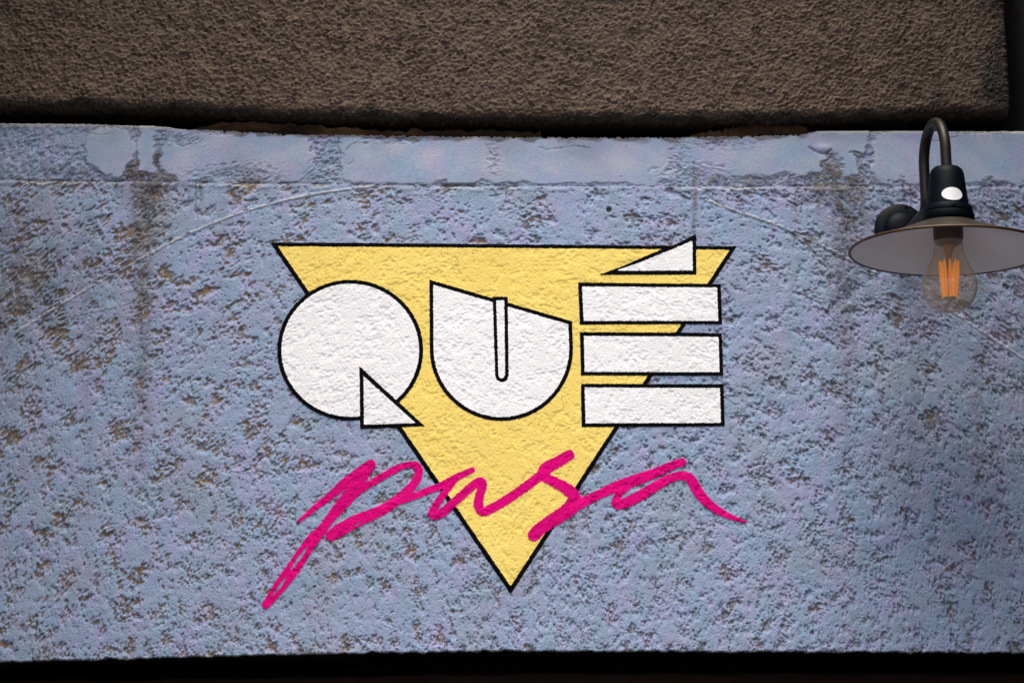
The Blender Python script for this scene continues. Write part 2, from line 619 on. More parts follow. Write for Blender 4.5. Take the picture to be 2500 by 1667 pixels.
H = -(np.minimum(e, 1.1) ** 0.65) * 2.3 - e * (0.6 * nBf + 0.4 * nE + 0.2) + zone * (1 - band) * (0.22 * nA + 0.20 * nBf)
D = np.maximum(-H, 0)
kk = 0.42 + 0.16 * np.clip(nG, -1.5, 1.5)
for r in range(D.shape[0] - 2, -1, -1):
    D[r] = np.maximum(D[r], D[r + 1] - kk[r])
H = np.where(D > np.maximum(-H, 0) + 1e-6, -D + np.minimum(0, H) * 0 + np.clip(H, 0, 1) * 0.5 + 0.22 * nE, H)
flake = np.clip((n - 0.9) * 1.2, 0, 1) * 0.45 * (1 - smooth)
H = H + flake + 0.15 * nE * (1 - 0.7 * smooth) + 0.5 * nD + 0.22 * nG * (1 - 0.8 * smooth)
# smooth panes stand a little proud of the stained, crumbled plaster between them
H = H + np.where(band, smooth * 1.6 - 1.0, 0)
# a rough cold joint under the band
jd = np.interp(PX, JX, JY) - PY + 1.2 * nG
H = H - 2.2 * np.exp(-(jd / 3.0) ** 2) * np.clip(0.45 + 0.5 * nC + 0.5 * sstep(700, 0, PX), 0.1, 1) + 1.3 * np.exp(-((jd + 7) / 5) ** 2) * np.clip(0.6 + 0.4 * nG, 0, 1.2)


GRV = np.zeros(PX.shape, dtype=np.float32)
RDG = np.zeros(PX.shape, dtype=np.float32)


def groove(pts, w, depth, ridge=0.0):
    """a scratch or crack along a polyline of photo pixels"""
    global H
    P = np.array(pts, float)
    x0, y0, x1, y1 = P[:, 0].min() - 20, P[:, 1].min() - 20, P[:, 0].max() + 20, P[:, 1].max() + 20
    m = (PX > x0) & (PX < x1) & (PY > y0) & (PY < y1)
    d = sd_stroke([(a, b, 0) for a, b in pts], PX[m] + 0.8 * nE[m], PY[m] + 1.0 * nBf[m])
    dd = -depth * np.exp(-(d / w) ** 2)
    if ridge:
        up_ = sd_stroke([(a + 2, b - w * 1.8, 0) for a, b in pts], PX[m], PY[m] + 0.8 * nBf[m])
        dd = dd + ridge * np.exp(-(up_ / w) ** 2)
        RDG[m] = np.maximum(RDG[m], min(1, ridge / 2.5) * np.exp(-(up_ / w) ** 2))
    H[m] += dd
    GRV[m] = np.maximum(GRV[m], (0.25 if ridge else 1.0) * min(depth, 1.2) / 1.2 * np.exp(-(d / (w * 0.8)) ** 2))
    return m, d


arcs = [[(40, 815), (160, 740), (300, 660), (450, 580), (600, 520), (760, 480), (920, 458)],
        [(1722, 492), (1790, 518), (1900, 556), (2020, 612), (2140, 672)],
        [(2240, 720), (2330, 770), (2420, 830), (2520, 895)]]
for a in arcs:
    groove(a, 2.6, 0.9, 1.9)
groove([(1722, 472), (1745, 490), (1768, 505)], 3.5, 3.0)
groove([(0, 800), (200, 770), (330, 740)], 2.5, 0.9, 0.6)
groove([(1755, 1230), (1790, 1270), (1830, 1310)], 2, 0.9, 0.5)
groove([(1694, 395), (1695, 450), (1694, 520), (1696, 585)], 1.8, 1.3)
for cr in ([(1040, 478), (1060, 488), (1068, 494)], [(1098, 462), (1090, 480), (1072, 492)], [(845, 368), (862, 352), (900, 350)],
           [(928, 345), (960, 350), (985, 340), (1010, 350)], [(1185, 352), (1200, 378), (1212, 400)], [(1318, 360), (1340, 366), (1400, 358), (1440, 362)],
           [(1690, 345), (1712, 362), (1740, 366), (1760, 352), (1768, 340)], [(1725, 350), (1730, 362)], [(740, 425), (760, 408), (782, 395)],
           [(770, 440), (800, 425), (830, 430)], [(2260, 338), (2290, 345), (2340, 332)], [(430, 352), (448, 357), (468, 348), (484, 338)],
           [(205, 322), (240, 330), (275, 326)]):
    groove(cr, 1.5, 1.2)
rsx = np.random.RandomState(8)
for k in range(26):                         # crazed plaster between the panes
    x, y = (rsx.uniform(765, 850), rsx.uniform(345, 445)) if k < 15 else (rsx.uniform(1690, 1850), rsx.uniform(340, 362)) if k < 21 else (rsx.uniform(1600, 1720), rsx.uniform(400, 450))
    a = rsx.uniform(0, 6.28)
    pts_ = [(x, y)]
    for q in range(3):
        a += rsx.normal(0, 0.7)
        x, y = x + 9 * math.cos(a), y + 7 * math.sin(a)
        pts_.append((x, y))
    groove(pts_, 1.3, 1.0)
rimc = np.exp(-((panes - 1.0) / 2.2) ** 2) * np.clip(0.55 + 0.6 * nC + 0.3 * nA, 0, 1) * band * (PX > 200)
H = H - 0.9 * rimc
# blisters of loose plaster on the right
m = blob(PX, PY, 2010, 362, 20, 9)
H += 3.0 * m
groove([(1976, 360), (1995, 372), (2015, 376), (2030, 366)], 2.5, 2.5)
hole = np.hypot(PX - 1487, PY - 512)
H -= 6.0 * sstep(7.5, 4.5, hole) - 0.8 * np.exp(-((hole - 11) / 3) ** 2)
hole2 = np.hypot(PX - 1070, PY - 498)
H -= 1.2 * np.exp(-((hole2 - 6) / 2) ** 2)
# thick sign paint fills the pits
Hs = blur(H, 2, 2)
H = H * (1 - sgn_m) + (0.08 * Hs + 0.13 * H + 0.30 * np.clip(H - Hs, -1.2, 0.5) + 0.05 * nE + 0.25 * nD) * sgn_m
H = (H * np.where(band, 1.0 + 0.2 * (1 - smooth), 1.0 - 0.18 * (1 - sgn_m))).astype(np.float32)
Y = -H * 0.001

# ---- wear masks, with edge shade and highlights painted in
left = sstep(1500, 700, PX)
warm = np.clip(0.05 + 0.9 * left + 0.15 * nC + 0.25 * blob(PX, PY, 1500, 1300, 400, 300), 0, 1)
oz = samp(field(44, 7, 26, 1.6), TH, RR)
expo = 0.9 * sstep(0.22, 0.60, e) * sstep(0.1, 0.8, oz + 0.30 * nC + 0.7 * blob(PX, PY, 120, 690, 200, 170) + 0.35 * left) * (1 - band)
expo = np.maximum(expo, (0.30 + 0.2 * left) * sstep(0.3, 0.9, e) * (1 - band))
chips = 0 * sstep(1.75, 2.4, -nA * 0.9 - nG * 0.6 - nBf * 0.5 + 0.4 * nC) * (1 - band) * np.clip(left + 0.25, 0, 1)
expo = np.maximum(expo, chips)
gr = 1.1 * blob(PX, PY, 372, 432, 66, 46) + 0.55 * blob(PX, PY, 360, 520, 40, 90) + 0.30 * np.exp(-((PX - 352 + (PY - 500) * .03) / 26) ** 2) * sstep(430, 500, PY) * sstep(1300, 800, PY)
gr += 0.45 * blob(PX, PY, 160, 425, 110, 22) + 0.75 * blob(PX, PY, 2025, 440, 55, 40) + 0.5 * blob(PX, PY, 2075, 520, 80, 90) + 0.35 * blob(PX, PY, 2200, 700, 150, 60)
gr += 0.35 * np.exp(-((PX - 1694) / 7) ** 2) * sstep(380, 420, PY) * sstep(620, 560, PY) + 0.3 * blob(PX, PY, 640, 438, 90, 14) + 0.15 * blob(PX, PY, 800, 400, 30, 44)
gr += 0.28 * np.exp(-((PX - 2055) / 30) ** 2) * sstep(500, 600, PY) * sstep(1100, 700, PY)
gr += 0.42 * blob(PX, PY, 110, 690, 170, 130) + 0.30 * blob(PX, PY, 0, 560, 90, 500) + 0.22 * blob(PX, PY, 2500, 900, 160, 500) + 0.5 * blob(PX, PY, 1790, 440, 150, 14)  # weathering, plus wall-edge shade painted in at far left and right
for sx, sw, sa, y0, y1 in ((352, 20, .30, 430, 1350), (545, 16, .14, 460, 1100), (215, 22, .16, 430, 1500), (2075, 26, .26, 440, 1300), (2235, 16, .18, 600, 1580), (2390, 20, .2, 440, 1400), (1930, 14, .14, 450, 1200), (1180, 14, .06, 450, 560)):
    gr += sa * np.exp(-((PX - sx + (PY - 700) * .02 + 6 * nC) / sw) ** 2) * sstep(y0 - 20, y0 + 40, PY) * sstep(y1, y1 - 500, PY)
rsd = np.random.RandomState(21)
for k in range(70):                         # thin runs of dirt below the band
    dxp = rsd.choice([rsd.uniform(230, 520), rsd.uniform(1930, 2230), rsd.uniform(0, 2500)])
    dl, dw, da = rsd.uniform(25, 150), rsd.uniform(1.5, 4.5), rsd.uniform(0.15, 0.5)
    cm = np.abs(xs - at(dxp, 450)[0]) < 0.03
    t_ = PY[:, cm] - np.interp(PX[:, cm], JX, JY)
    gr[:, cm] += da * np.exp(-((PX[:, cm] - dxp + 2.5 * nG[:, cm] * 0.5) / dw) ** 2) * sstep(-14, 2, t_) * sstep(dl, dl * 0.2, t_)
drips = np.clip(samp(field(31, 12, 40, 0.08), PX, PY), 0, 3) / 3
gr = gr + 0.30 * drips * band + 0.10 * drips
crumb = np.where(band, (1 - smooth) * np.clip(0.10 + 0.25 * nA + 0.75 * blob(PX, PY, 360, 400, 110, 80) + 0.75 * blob(PX, PY, 2040, 420, 80, 60), 0, 1), 0)
crumb = np.where(PX < 205, crumb * 0.45, crumb)
grime_shade = np.clip(gr * (0.75 + 0.35 * nA + 0.25 * nG) * (1 - 0.75 * smooth) + 0.55 * crumb, 0, 0.92)
grime_shade = np.maximum(grime_shade, np.exp(-(jd / 2.5) ** 2) * np.clip(0.35 + 0.4 * nC + 0.4 * left, 0, 0.9))
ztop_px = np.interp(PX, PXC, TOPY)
grime_shade = np.maximum(grime_shade, 0.8 * sstep(9, 2, PY - ztop_px + 3 * nG) * sstep(430, 520, PX) * sstep(1990, 1950, PX))
grime_shade = np.maximum(grime_shade, 0.75 * GRV * np.clip(0.7 + 0.3 * nG, 0, 1))
pock = sstep(2.6, 3.1, samp(field(45, 7, 12), PX, PY))
grime_shade = np.maximum(grime_shade, 0.7 * pock * band)
grime_shade = np.maximum(grime_shade, 0.6 * rimc)
grime_shade = np.maximum(grime_shade, 0.8 * blob(PX, PY, 90, 690, 190, 140) * sstep(0.3, 0.8, e + 0.2 * oz))
chalk_highlight = band * sstep(8, 3, PY - ztop_px + 1.0 * nG) * (sstep(470, 420, PX) + sstep(1985, 2005, PX)) * 0.8  # pale strip along the top edge, a highlight put into the colour
chalk_highlight = np.maximum(chalk_highlight, 0.5 * np.exp(-((jd + 6) / 4) ** 2) * np.clip(0.3 + 0.5 * nC, 0, 1))  # painted highlight along the joint
chalk_highlight = np.maximum(chalk_highlight, band * smooth * np.clip(0.10 + 0.22 * drips + 0.08 * nC, 0, 0.5))
chalk_highlight = np.clip(np.maximum(chalk_highlight, 0.95 * RDG * np.clip(0.85 + 0.3 * nG, 0, 1)), 0, 0.9)  # pale scratch ridges, their highlight painted in
grime_shade = grime_shade * (1 - 0.85 * RDG)
expo = expo * (1 - 0.9 * RDG)
grime_shade = np.where(hole < 6.5, 0.95, grime_shade)
tint = samp(field(41, 70, 300, 0.6), PX, PY) * 0.8 + samp(field(42, 20, 60), PX, PY) * 0.4
wash = np.clip(0.05 + 0.12 * samp(field(43, 120, 420), PX, PY), 0, 0.75)

wall = tag(empty('stucco_wall', (0, 0, 2.0)), 'pale blue pitted stucco wall carrying the painted triangle sign', 'wall')
attrs = dict(exposed=expo, grime_shade=grime_shade, tint=tint, warm=warm, wash=wash, chalk_highlight=chalk_highlight)


def wrap_rows(Xa, Ya, Za, A, at_top):
    """round the last rows over an edge"""
    offs = [(0.0010, 0.0009), (0.0030, 0.0018), (0.006, 0.0021)]
    row = -1 if at_top else 0
    n_rag = samp(field(71, 10, 30), PX[row] * 1.0, PY[row]) * 0.00015
    xs_ = np.array([Xa[row] for _ in offs])
    ys_ = np.array([Ya[row] * (1 - 0.25 * i) + dy for i, (dy, dz) in enumerate(offs)])
    zs_ = np.array([Za[row] + (dz + n_rag * i if at_top else -dz + n_rag * i) for i, (dy, dz) in enumerate(offs)])
    rep = {k: np.repeat(v[[row]], len(offs), 0) for k, v in A.items()}
    if not at_top:
        rep['grime_shade'] = np.maximum(rep['grime_shade'], np.array([0.4, 0.75, 0.95])[:, None])  # shade put into the colour as the edge turns under
    if at_top:
        return np.concatenate([Xa, xs_]), np.concatenate([Ya, ys_]), np.concatenate([Za, zs_]), {k: np.concatenate([A[k], rep[k]]) for k in A}
    return np.concatenate([xs_[::-1], Xa]), np.concatenate([ys_[::-1], Ya]), np.concatenate([zs_[::-1], Za]), {k: np.concatenate([rep[k][::-1], A[k]]) for k in A}


f_ = slice(0, JR + 1)
b_ = slice(JR, None)
xf, yf, zf, af = wrap_rows(X[f_], Y[f_], Z[f_], {k: v[f_] for k, v in attrs.items()}, False)
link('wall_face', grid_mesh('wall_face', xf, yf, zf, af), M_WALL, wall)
xb, yb, zb, ab = wrap_rows(X[b_], Y[b_], Z[b_], {k: v[b_] for k, v in attrs.items()}, True)
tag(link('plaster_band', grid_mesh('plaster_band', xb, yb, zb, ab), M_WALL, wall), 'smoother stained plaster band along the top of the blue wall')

M_EDGE_SHADE = simple_mat('shade_black_plaster', (0.008, 0.008, 0.008), 0.95, scale=20, bump=0.001)  # near-black base paints in the shade below and above the wall edges
M_EDGE_SHADE.node_tree.nodes['Principled BSDF'].inputs['Specular IOR Level'].default_value = 0.05
st = slice(None, None, 6)
for nm_, xr, yr, zr, flip in (('underside', xf[0], yf[0], zf[0], 1), ('top_ledge', xb[-1], yb[-1], zb[-1], -1)):
    gx = np.stack([xr[st]] * 2)
    gy = np.stack([yr[st] * 0 + 0.004, yr[st] * 0 + 0.2])
    gz = np.stack([zr[st], zr[st] + 0.001 * -flip])
    gy[0] = yr[st]
    k_ = slice(None, None, -flip)
    link(nm_, grid_mesh(nm_, gx[k_], gy[k_], gz[k_]), M_EDGE_SHADE, wall)

# ------------------------------------------------------------------ the painted sign, cut out of the relief by marching squares
GX, GY, GZ = X[RS, CS], Y[RS, CS], Z[RS, CS]


def cut(name, f, lift, mat, parent):
    f = np.where(np.abs(f) < 1e-4, 1e-4, f)
    R, C = f.shape
    ins = f < 0
    # a tight window
    ri, ci = np.where(ins.any(1))[0], np.where(ins.any(0))[0]
    a0, a1, b0, b1 = max(ri[0] - 2, 0), ri[-1] + 3, max(ci[0] - 2, 0), ci[-1] + 3
    f = f[a0:a1, b0:b1]
    ins = ins[a0:a1, b0:b1]
    x, y, z = (g[a0:a1, b0:b1] for g in (GX, GY, GZ))
    R, C = f.shape
    co = [np.stack([x, y - lift, z], -1).reshape(-1, 3)]
    idx = np.arange(R * C).reshape(R, C)

    def edge(i0, i1):
        fa, fb = f.ravel()[i0], f.ravel()[i1]
        t = np.clip(fa / (fa - fb + 1e-12), 0.02, 0.98)[:, None]
        base = co[0]
        return base[i0] * (1 - t) + base[i1] * t
    h0, h1 = idx[:, :-1].ravel(), idx[:, 1:].ravel()
    hx = np.where(ins.ravel()[h0] != ins.ravel()[h1])[0]
    hid = np.full(len(h0), -1)
    hid[hx] = R * C + np.arange(len(hx))
    v0, v1 = idx[:-1].ravel(), idx[1:].ravel()
    vx = np.where(ins.ravel()[v0] != ins.ravel()[v1])[0]
    vid = np.full(len(v0), -1)
    vid[vx] = R * C + len(hx) + np.arange(len(vx))
    co.append(edge(h0[hx], h1[hx]))
    co.append(edge(v0[vx], v1[vx]))
    co = np.concatenate(co)
    hid, vid = hid.reshape(R, C - 1), vid.reshape(R - 1, C)
    cnr = [idx[:-1, :-1], idx[:-1, 1:], idx[1:, 1:], idx[1:, :-1]]
    edg = [hid[:-1], vid[:, 1:], hid[1:], vid[:, :-1]]      # edge k joins corner k and k+1
    inn = [ins[:-1, :-1], ins[:-1, 1:], ins[1:, 1:], ins[1:, :-1]]
    full = inn[0] & inn[1] & inn[2] & inn[3]
    loops = [np.stack([c[full] for c in cnr], -1).ravel()]
    sizes = [np.full(int(full.sum()), 4)]
    part = (inn[0] | inn[1] | inn[2] | inn[3]) & ~full
    pr, pc = np.where(part)
    lp, szs = [], []
    for r, c in zip(pr, pc):
        poly = []
        for k in range(4):
            if inn[k][r, c]:
                poly.append(cnr[k][r, c])
            if inn[k][r, c] != inn[(k + 1) % 4][r, c]:
                poly.append(edg[k][r, c])
        if len(poly) >= 3:
            lp.extend(poly)
            szs.append(len(poly))
    loops = np.concatenate([loops[0], np.array(lp, dtype=np.int64)])
    sizes = np.concatenate([sizes[0], np.array(szs, dtype=np.int64)])
    used = np.unique(loops)
    rm = np.zeros(len(co), dtype=np.int64)
    rm[used] = np.arange(len(used))
    return link(name, raw_mesh(name, co[used], rm[loops], sizes), mat, parent)


sign = tag(empty('painted_sign', at(1247, 1450)), 'painted sign of white letters over a yellow triangle with magenta handwriting below', 'sign')
MX, MN = np.maximum, np.minimum
L1, L2, L3 = 0.0005, 0.0009, 0.0013
tri = cut('triangle', F['TI'], L1, M_YELLOW, sign)
cut('outline', MX(F['TO'], -F['TI']), L1, M_BLACK, tri)
lq = cut('letter', MX(F['QI'], -F['TLO']), L2, M_WHITE, sign)
tag(lq, 'round white letter Q with a triangular tail')
cut('outline', MX(MX(F['QO'], -F['QI']), -F['TLO']), L2, M_BLACK, lq)
cut('tail', F['TLI'], L2, M_WHITE, lq)
cut('outline', MX(F['TLO'], -F['TLI']), L2, M_BLACK, lq)
lu = cut('letter', MX(F['UI'], -F['SO']), L2, M_WHITE, sign)
tag(lu, 'white letter U with a slanted top and a narrow slot')
cut('outline', MX(MX(F['UO'], -F['UI']), -F['SO']), L2, M_BLACK, lu)
cut('slot', F['SI'], L2, M_WHITE, lu)
cut('outline', MX(F['SO'], -F['SI']), L2, M_BLACK, lu)
le = tag(empty('letter', at(1590, 866)), 'white letter E made of three separate bars under a wedge accent')
le.parent = sign
le.matrix_parent_inverse = Matrix.Translation(-Vector(sign.location))
_off = Matrix.Translation(-(Vector(le.location)))


def sub_e(name, f, mat):
    o = cut(name, f, L2, mat, None)
    o.parent = le
    o.matrix_parent_inverse = _off
    return o


for k in ('B1', 'B2', 'B3'):
    sub_e('bar', F[k + 'I'], M_WHITE)
    sub_e('outline', MX(F[k + 'O'], -F[k + 'I']), M_BLACK)
sub_e('accent', F['AI'], M_WHITE)
sub_e('outline', MX(F['AO'], -F['AI']), M_BLACK)
# magenta handwriting, each letter cut clear of the one before it
tag(cut('script_letter', F['p'], L3, M_PINK, sign), 'magenta handwritten p with a long slanting descender')
tag(cut('script_letter', MX(F['a'], -F['p']), L3, M_PINK, sign), 'magenta handwritten a beside the p')
tag(cut('script_letter', MX(F['s'], -F['a']), L3, M_PINK, sign), 'broad magenta handwritten s')
tag(cut('script_letter', MX(F['a2'], -F['s']), L3, M_PINK, sign), 'magenta handwritten a with a long trailing tail')

# ------------------------------------------------------------------ rough cement lintel above
m, nt, p = new_mat('rough_cast_cement')
n_ = N(nt)
c = n_.mix(n_.ramp(n_.noise(5, 4), 0.3, 0.7), (0.080, 0.051, 0.037), (0.104, 0.066, 0.048))
c = n_.mix(n_.ramp(n_.noise(120, 4), 0.42, 0.7, 0, 0.7), c, (0.140, 0.102, 0.060))
c = n_.mix(n_.ramp(n_.noise(90, 3), 0.6, 0.75, 0, 0.5), c, (0.075, 0.05, 0.055))
c = n_.mix(n_.ramp(n_.noise(2.6, 5, 0.6), 0.45, 0.72, 0, 0.5), c, (0.062, 0.043, 0.034))
c = n_.mix(n_.attr('edge_dark'), c, n_.mix(n_.ramp(n_.noise(70, 4), 0.35, 0.65), (0.010, 0.008, 0.007), (0.045, 0.032, 0.022)))
nt.links.new(c, p.inputs['Base Color'])
p.inputs['Roughness'].default_value = 0.85
nt.links.new(n_.bump(n_.noise(420, 4, 0.6), 0.0010), p.inputs['Normal'])
M_CAST = m

LD = 0.020                                   # lintel stands this far proud of the blue wall
lx_end = at(2452, 120, LD)[0]
LSTEP = 0.0016
lxs = np.arange(XL, lx_end, LSTEP)
LBX = np.array([-400, 0, 450, 700, 1000, 1250, 1600, 2000, 2300, 2460, 2900.])
LBY = np.array([228, 232, 240, 256, 262, 264, 268, 262, 252, 250, 250.])
Pb = np.array([at(a, b, LD) for a, b in zip(LBX, LBY)])
zlb = np.interp(lxs, Pb[:, 0], Pb[:, 2])
z_hi = at(1250, -420, LD)[2]
nL = int((z_hi - zlb.mean()) / LSTEP)
tl = np.linspace(0, 1, nL + 1)[:, None]
LZ = z_hi + (zlb - z_hi) * tl
# bullnose under the face
RAD = 0.026
bx = [(RAD * (1 - math.cos(a)), -RAD * 0.75 * math.sin(a)) for a in np.linspace(0, math.pi / 2, 22)[1:]]
bx += [(RAD + 0.004 * k + 0.0, -RAD * 0.75) for k in range(1, 10)] + [(0.12, -RAD * 0.70), (0.30, -RAD * 0.6)]
LZ = np.concatenate([LZ] + [(zlb + dz)[None] for dy, dz in bx])
LY = np.concatenate([np.zeros((nL + 1, len(lxs)))] + [np.full((1, len(lxs)), dy) for dy, dz in bx])
LX = np.broadcast_to(lxs, LZ.shape).copy()
lpx, lpy = proj(LX, -LD, LZ - LY * 0.6)
w1 = samp(field(61, 14, 34, 1.25), lpx, lpy)
w2 = samp(field(62, 7, 14, 1.3), lpx, lpy)
w3 = samp(field(63, 60, 260), lpx, lpy)
wx_, wy_ = lpx + 6 * w1, lpy + 4 * w2
r1 = samp(field(64, 10, 24, 1.6), wx_, wy_)
LH = 1.25 * r1 + 0.70 * w2 + 0.4 * w1 + 0.8 * w3
nose = LY > 0
keep = np.where(LY > 0.09, 0.2, 1.0)
dirn = np.clip(LY / RAD, 0, 1) * math.pi / 2
LYf = -LD + LY - 0.001 * LH * keep * np.cos(dirn)
LZf = LZ - 0.001 * LH * keep * np.sin(dirn)
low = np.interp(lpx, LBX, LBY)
edge_dark = sstep(8, 30, lpy - low + 7 * w3 + 3 * w1) * 0.9 + 0.55 * sstep(0.0, 0.02, LY)  # darker down the lower edge and along the underside
edge_dark = np.maximum(edge_dark, 0.8 * blob(lpx, lpy, 2290, 235, 26, 30)) + 0.5 * blob(lpx, lpy, 2430, 235, 40, 60)
edge_dark = np.maximum(edge_dark, 0.92 * sstep(2375, 2450, lpx + 8 * w3 + 5 * w1))  # darkens towards the right-hand end
edge_dark = np.clip(edge_dark + 0.12 * w3 * (edge_dark > 0.05), 0, 0.97)
# round the right-hand end back into the wall
ends = []
for dx, dy in ((0.003, 0.0015), (0.006, 0.005), (0.008, 0.012), (0.0085, 0.05), (0.0085, 0.30)):
    ends.append((LX[:, -1:] + dx, LYf[:, -1:] + dy, LZf[:, -1:], edge_dark[:, -1:]))
LX, LYf, LZf, edge_dark = (np.concatenate([a] + [q[i] for q in ends], 1) for i, a in enumerate((LX, LYf, LZf, edge_dark)))
me = grid_mesh('lintel_face', LX[::-1], LYf[::-1], LZf[::-1], dict(edge_dark=edge_dark[::-1]))
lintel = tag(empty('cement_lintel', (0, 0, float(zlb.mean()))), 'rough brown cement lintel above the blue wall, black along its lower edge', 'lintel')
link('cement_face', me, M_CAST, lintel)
M_PLAIN = simple_mat('plain_dark_render', (0.10, 0.085, 0.07), 0.9, scale=12, bump=0.001)
M_VOID = simple_mat('gap_dark_back', (0.016, 0.012, 0.010), 0.95, scale=14, bump=0.002)  # near-black base colour for the back of the gap
link('upper_block', bm_mesh('upper_block', box_bm(XL, lx_end + 0.008, -LD - 0.002, 0.30, z_hi - 0.002, z_hi + 1.6)), M_CAST, lintel, False)

# ------------------------------------------------------------------ gap above the blue wall, timber in it
zt_mid = float(z_top.mean())
tag(link('recess_back', bm_mesh('recess_back', box_bm(-1.6, 1.6, 0.24, 0.34, 0.0, z_hi + 1.6)), M_VOID, None, False), kind='structure')


def wood_mat(name, a, b, sooty):
    m, nt, p = new_mat(name)
    n = N(nt)
    g = n.noise(12, 5, 0.65, stretch=(1.0, 6, 14))
    c = n.mix(n.ramp(g, 0.35, 0.65), a, b)
    s = n.ramp(n.noise(5.5, 4, 0.6, stretch=(1, 1, 2.5)), 0.42, 0.60)
    c = n.mix(n.math('MULTIPLY', s, sooty), c, (0.010, 0.008, 0.006))
    nt.links.new(c, p.inputs['Base Color'])
    p.inputs['Roughness'].default_value = 0.85
    p.inputs['Specular IOR Level'].default_value = 0.1
    nt.links.new(n.bump(g, 0.002), p.inputs['Normal'])
    return m


M_WOOD = wood_mat('weathered_brown_timber', (0.17, 0.085, 0.040), (0.06, 0.034, 0.018), 0.8)
M_BEAM = wood_mat('dark_stained_timber', (0.016, 0.007, 0.003), (0.006, 0.003, 0.002), 0.5)


def board(name, px0, px1, y_top, y_bot, d, thick, mat, seed, ragged=0.002):
    """a plank with uneven long edges, in the gap"""
    rs = np.random.RandomState(seed)
    n = 60
    bm = bmesh.new()
    rows = []
    for i in range(n + 1):
        t = i / n
        px = px0 + (px1 - px0) * t
        a, b = (at(px, np.interp(t, np.linspace(0, 1, len(q_)), q_), d) for q_ in (y_top, y_bot))
        j1, j2, j3 = rs.normal(0, ragged, 3)
        rows.append([bm.verts.new((a[0], a[1] + j3 * .5, a[2] + j1)), bm.verts.new((b[0], b[1] + j3 * .5, b[2] + j2)),
                     bm.verts.new((b[0], b[1] + thick, b[2] + j2)), bm.verts.new((a[0], a[1] + thick, a[2] + j1))])
    for q, r in zip(rows[:-1], rows[1:]):
        for k in range(4):
            bm.faces.new((q[k], q[(k + 1) % 4], r[(k + 1) % 4], r[k]))
    bm.faces.new(rows[0])
    bm.faces.new(rows[-1][::-1])
    bmesh.ops.recalc_face_normals(bm, faces=bm.faces)
    return link(name, bm_mesh(name, bm), mat, None, False)


tag(board('timber_plank', 425, 1320, (328, 300, 300, 305, 312, 318, 319, 320, 321, 322), (345, 346), -0.014, 0.02, M_WOOD, 5),
    'weathered brown plank showing in the black gap above the left half of the sign', 'plank')
tag(board('timber_plank', 1665, 1990, (336, 322, 312, 300, 296, 322), (346, 346), -0.014, 0.02, M_WOOD, 9),
    'short brown plank showing in the black gap left of the lamp', 'plank')

# ------------------------------------------------------------------ below: dark joint and timber beam
zb_mid = float(at(1250, 1640)[2])
bl, br = at(-300, 1664, -0.045), at(2700, 1636, -0.045)
bm = box_bm(XL - 0.05, XR + 0.05, 0.045, 0.20, zb_mid - 0.32, zb_mid, 0.006, 3)
rs = np.random.RandomState(4)
bmesh.ops.subdivide_edges(bm, edges=[e_ for e_ in bm.edges if abs(e_.verts[0].co.x - e_.verts[1].co.x) > 1], cuts=120)
for v in bm.verts:
    px = proj(v.co.x, 0.045, zb_mid)[0]
    want = np.interp(px, [-200, 300, 900, 1400, 2000, 2700], [1660, 1657, 1648, 1641, 1643, 1646])
    v.co.z += float(at(px, want, -0.045)[2] - zb_mid + math.sin(v.co.x * 31) * 0.0012 + math.sin(v.co.x * 83) * 0.0008)
beam = tag(link('timber_beam', bm_mesh('timber_beam', bm), M_BEAM, None, False), 'dark brown timber beam along the bottom under the black joint', 'beam')
tag(link('lower_wall', bm_mesh('lower_wall', box_bm(-1.6, 1.6, 0.06, 0.22, 0.0, zb_mid - 0.33)), M_PLAIN, None, False), 'plain dark rendered wall below the timber beam', 'wall')

# added to shade the wall edges: pier on each side, just out of view
M_BLOCKER = simple_mat('dark_blocker_render', (0.018, 0.016, 0.015), 0.9, scale=12, bump=0.001)
for side, nm in ((-1, 'left'), (1, 'right')):
    x0, x1 = (-1.5, -0.893) if side < 0 else (0.935, 1.5)
    o = link('shade_blocker', bm_mesh('shade_blocker', box_bm(x0, x1, -1.30, 0.24, 0.0, z_hi + 1.6, 0.01)), M_BLOCKER, None, False)
    tag(o, 'dark rendered pier added to shade the wall on the %s' % ('lamp side' if side > 0 else 'side away from the lamp'), 'blocker')

# street
M_STREET = simple_mat('concrete_paving', (0.16, 0.155, 0.145), 0.9, scale=6, bump=0.004)
bm = bmesh.new()
bmesh.ops.create_grid(bm, x_segments=8, y_segments=8, size=400)
tag(link('pavement', bm_mesh('pavement', bm), M_STREET, None, False), kind='structure')

# ------------------------------------------------------------------ wall lamp
PS = 0.00066                                # metres per photo pixel at the lamp
AXD = 0.31                                  # the lamp hangs this far in front of the wall
rim_c = at(2316, 611, AXD)
lamp = tag(empty('wall_lamp', tuple(rim_c)), 'black gooseneck wall lamp with wide flat shade, bare filament bulb and white oval sticker', 'lamp')
TILT = Matrix.Rotation(math.radians(1.6), 4, 'Y')
M_IRON = simple_mat('black_lamp_iron', (0.0010, 0.0032, 0.0070), 0.5, 0.0, 0.3, 40, 0.0002)
M_IRON.node_tree.nodes['Principled BSDF'].inputs['Specular IOR Level'].default_value = 0.12
M_BRONZE = simple_mat('bronzed_lamp_arm', (0.018, 0.012, 0.006), 0.45, 0.2, 0.5, 14, 0.0002, col2=(0.012, 0.009, 0.006))
M_SHADETOP = simple_mat('bronzed_shade_enamel', (0.045, 0.036, 0.024), 0.45, 0.2, 0.4, 30, 0.0003)
M_LINING = simple_mat('grey_white_enamel', (0.84, 0.81, 0.83), 0.45, 0.0, 0.08, 12, 0.0)
M_RIM = simple_mat('worn_rim', (0.09, 0.045, 0.018), 0.5, 0.3, 0.5, 60, 0.0002)
M_STICKER = simple_mat('white_sticker', (0.86, 0.86, 0.86), 0.35, 0.0, 0.03, 10, 0.0)
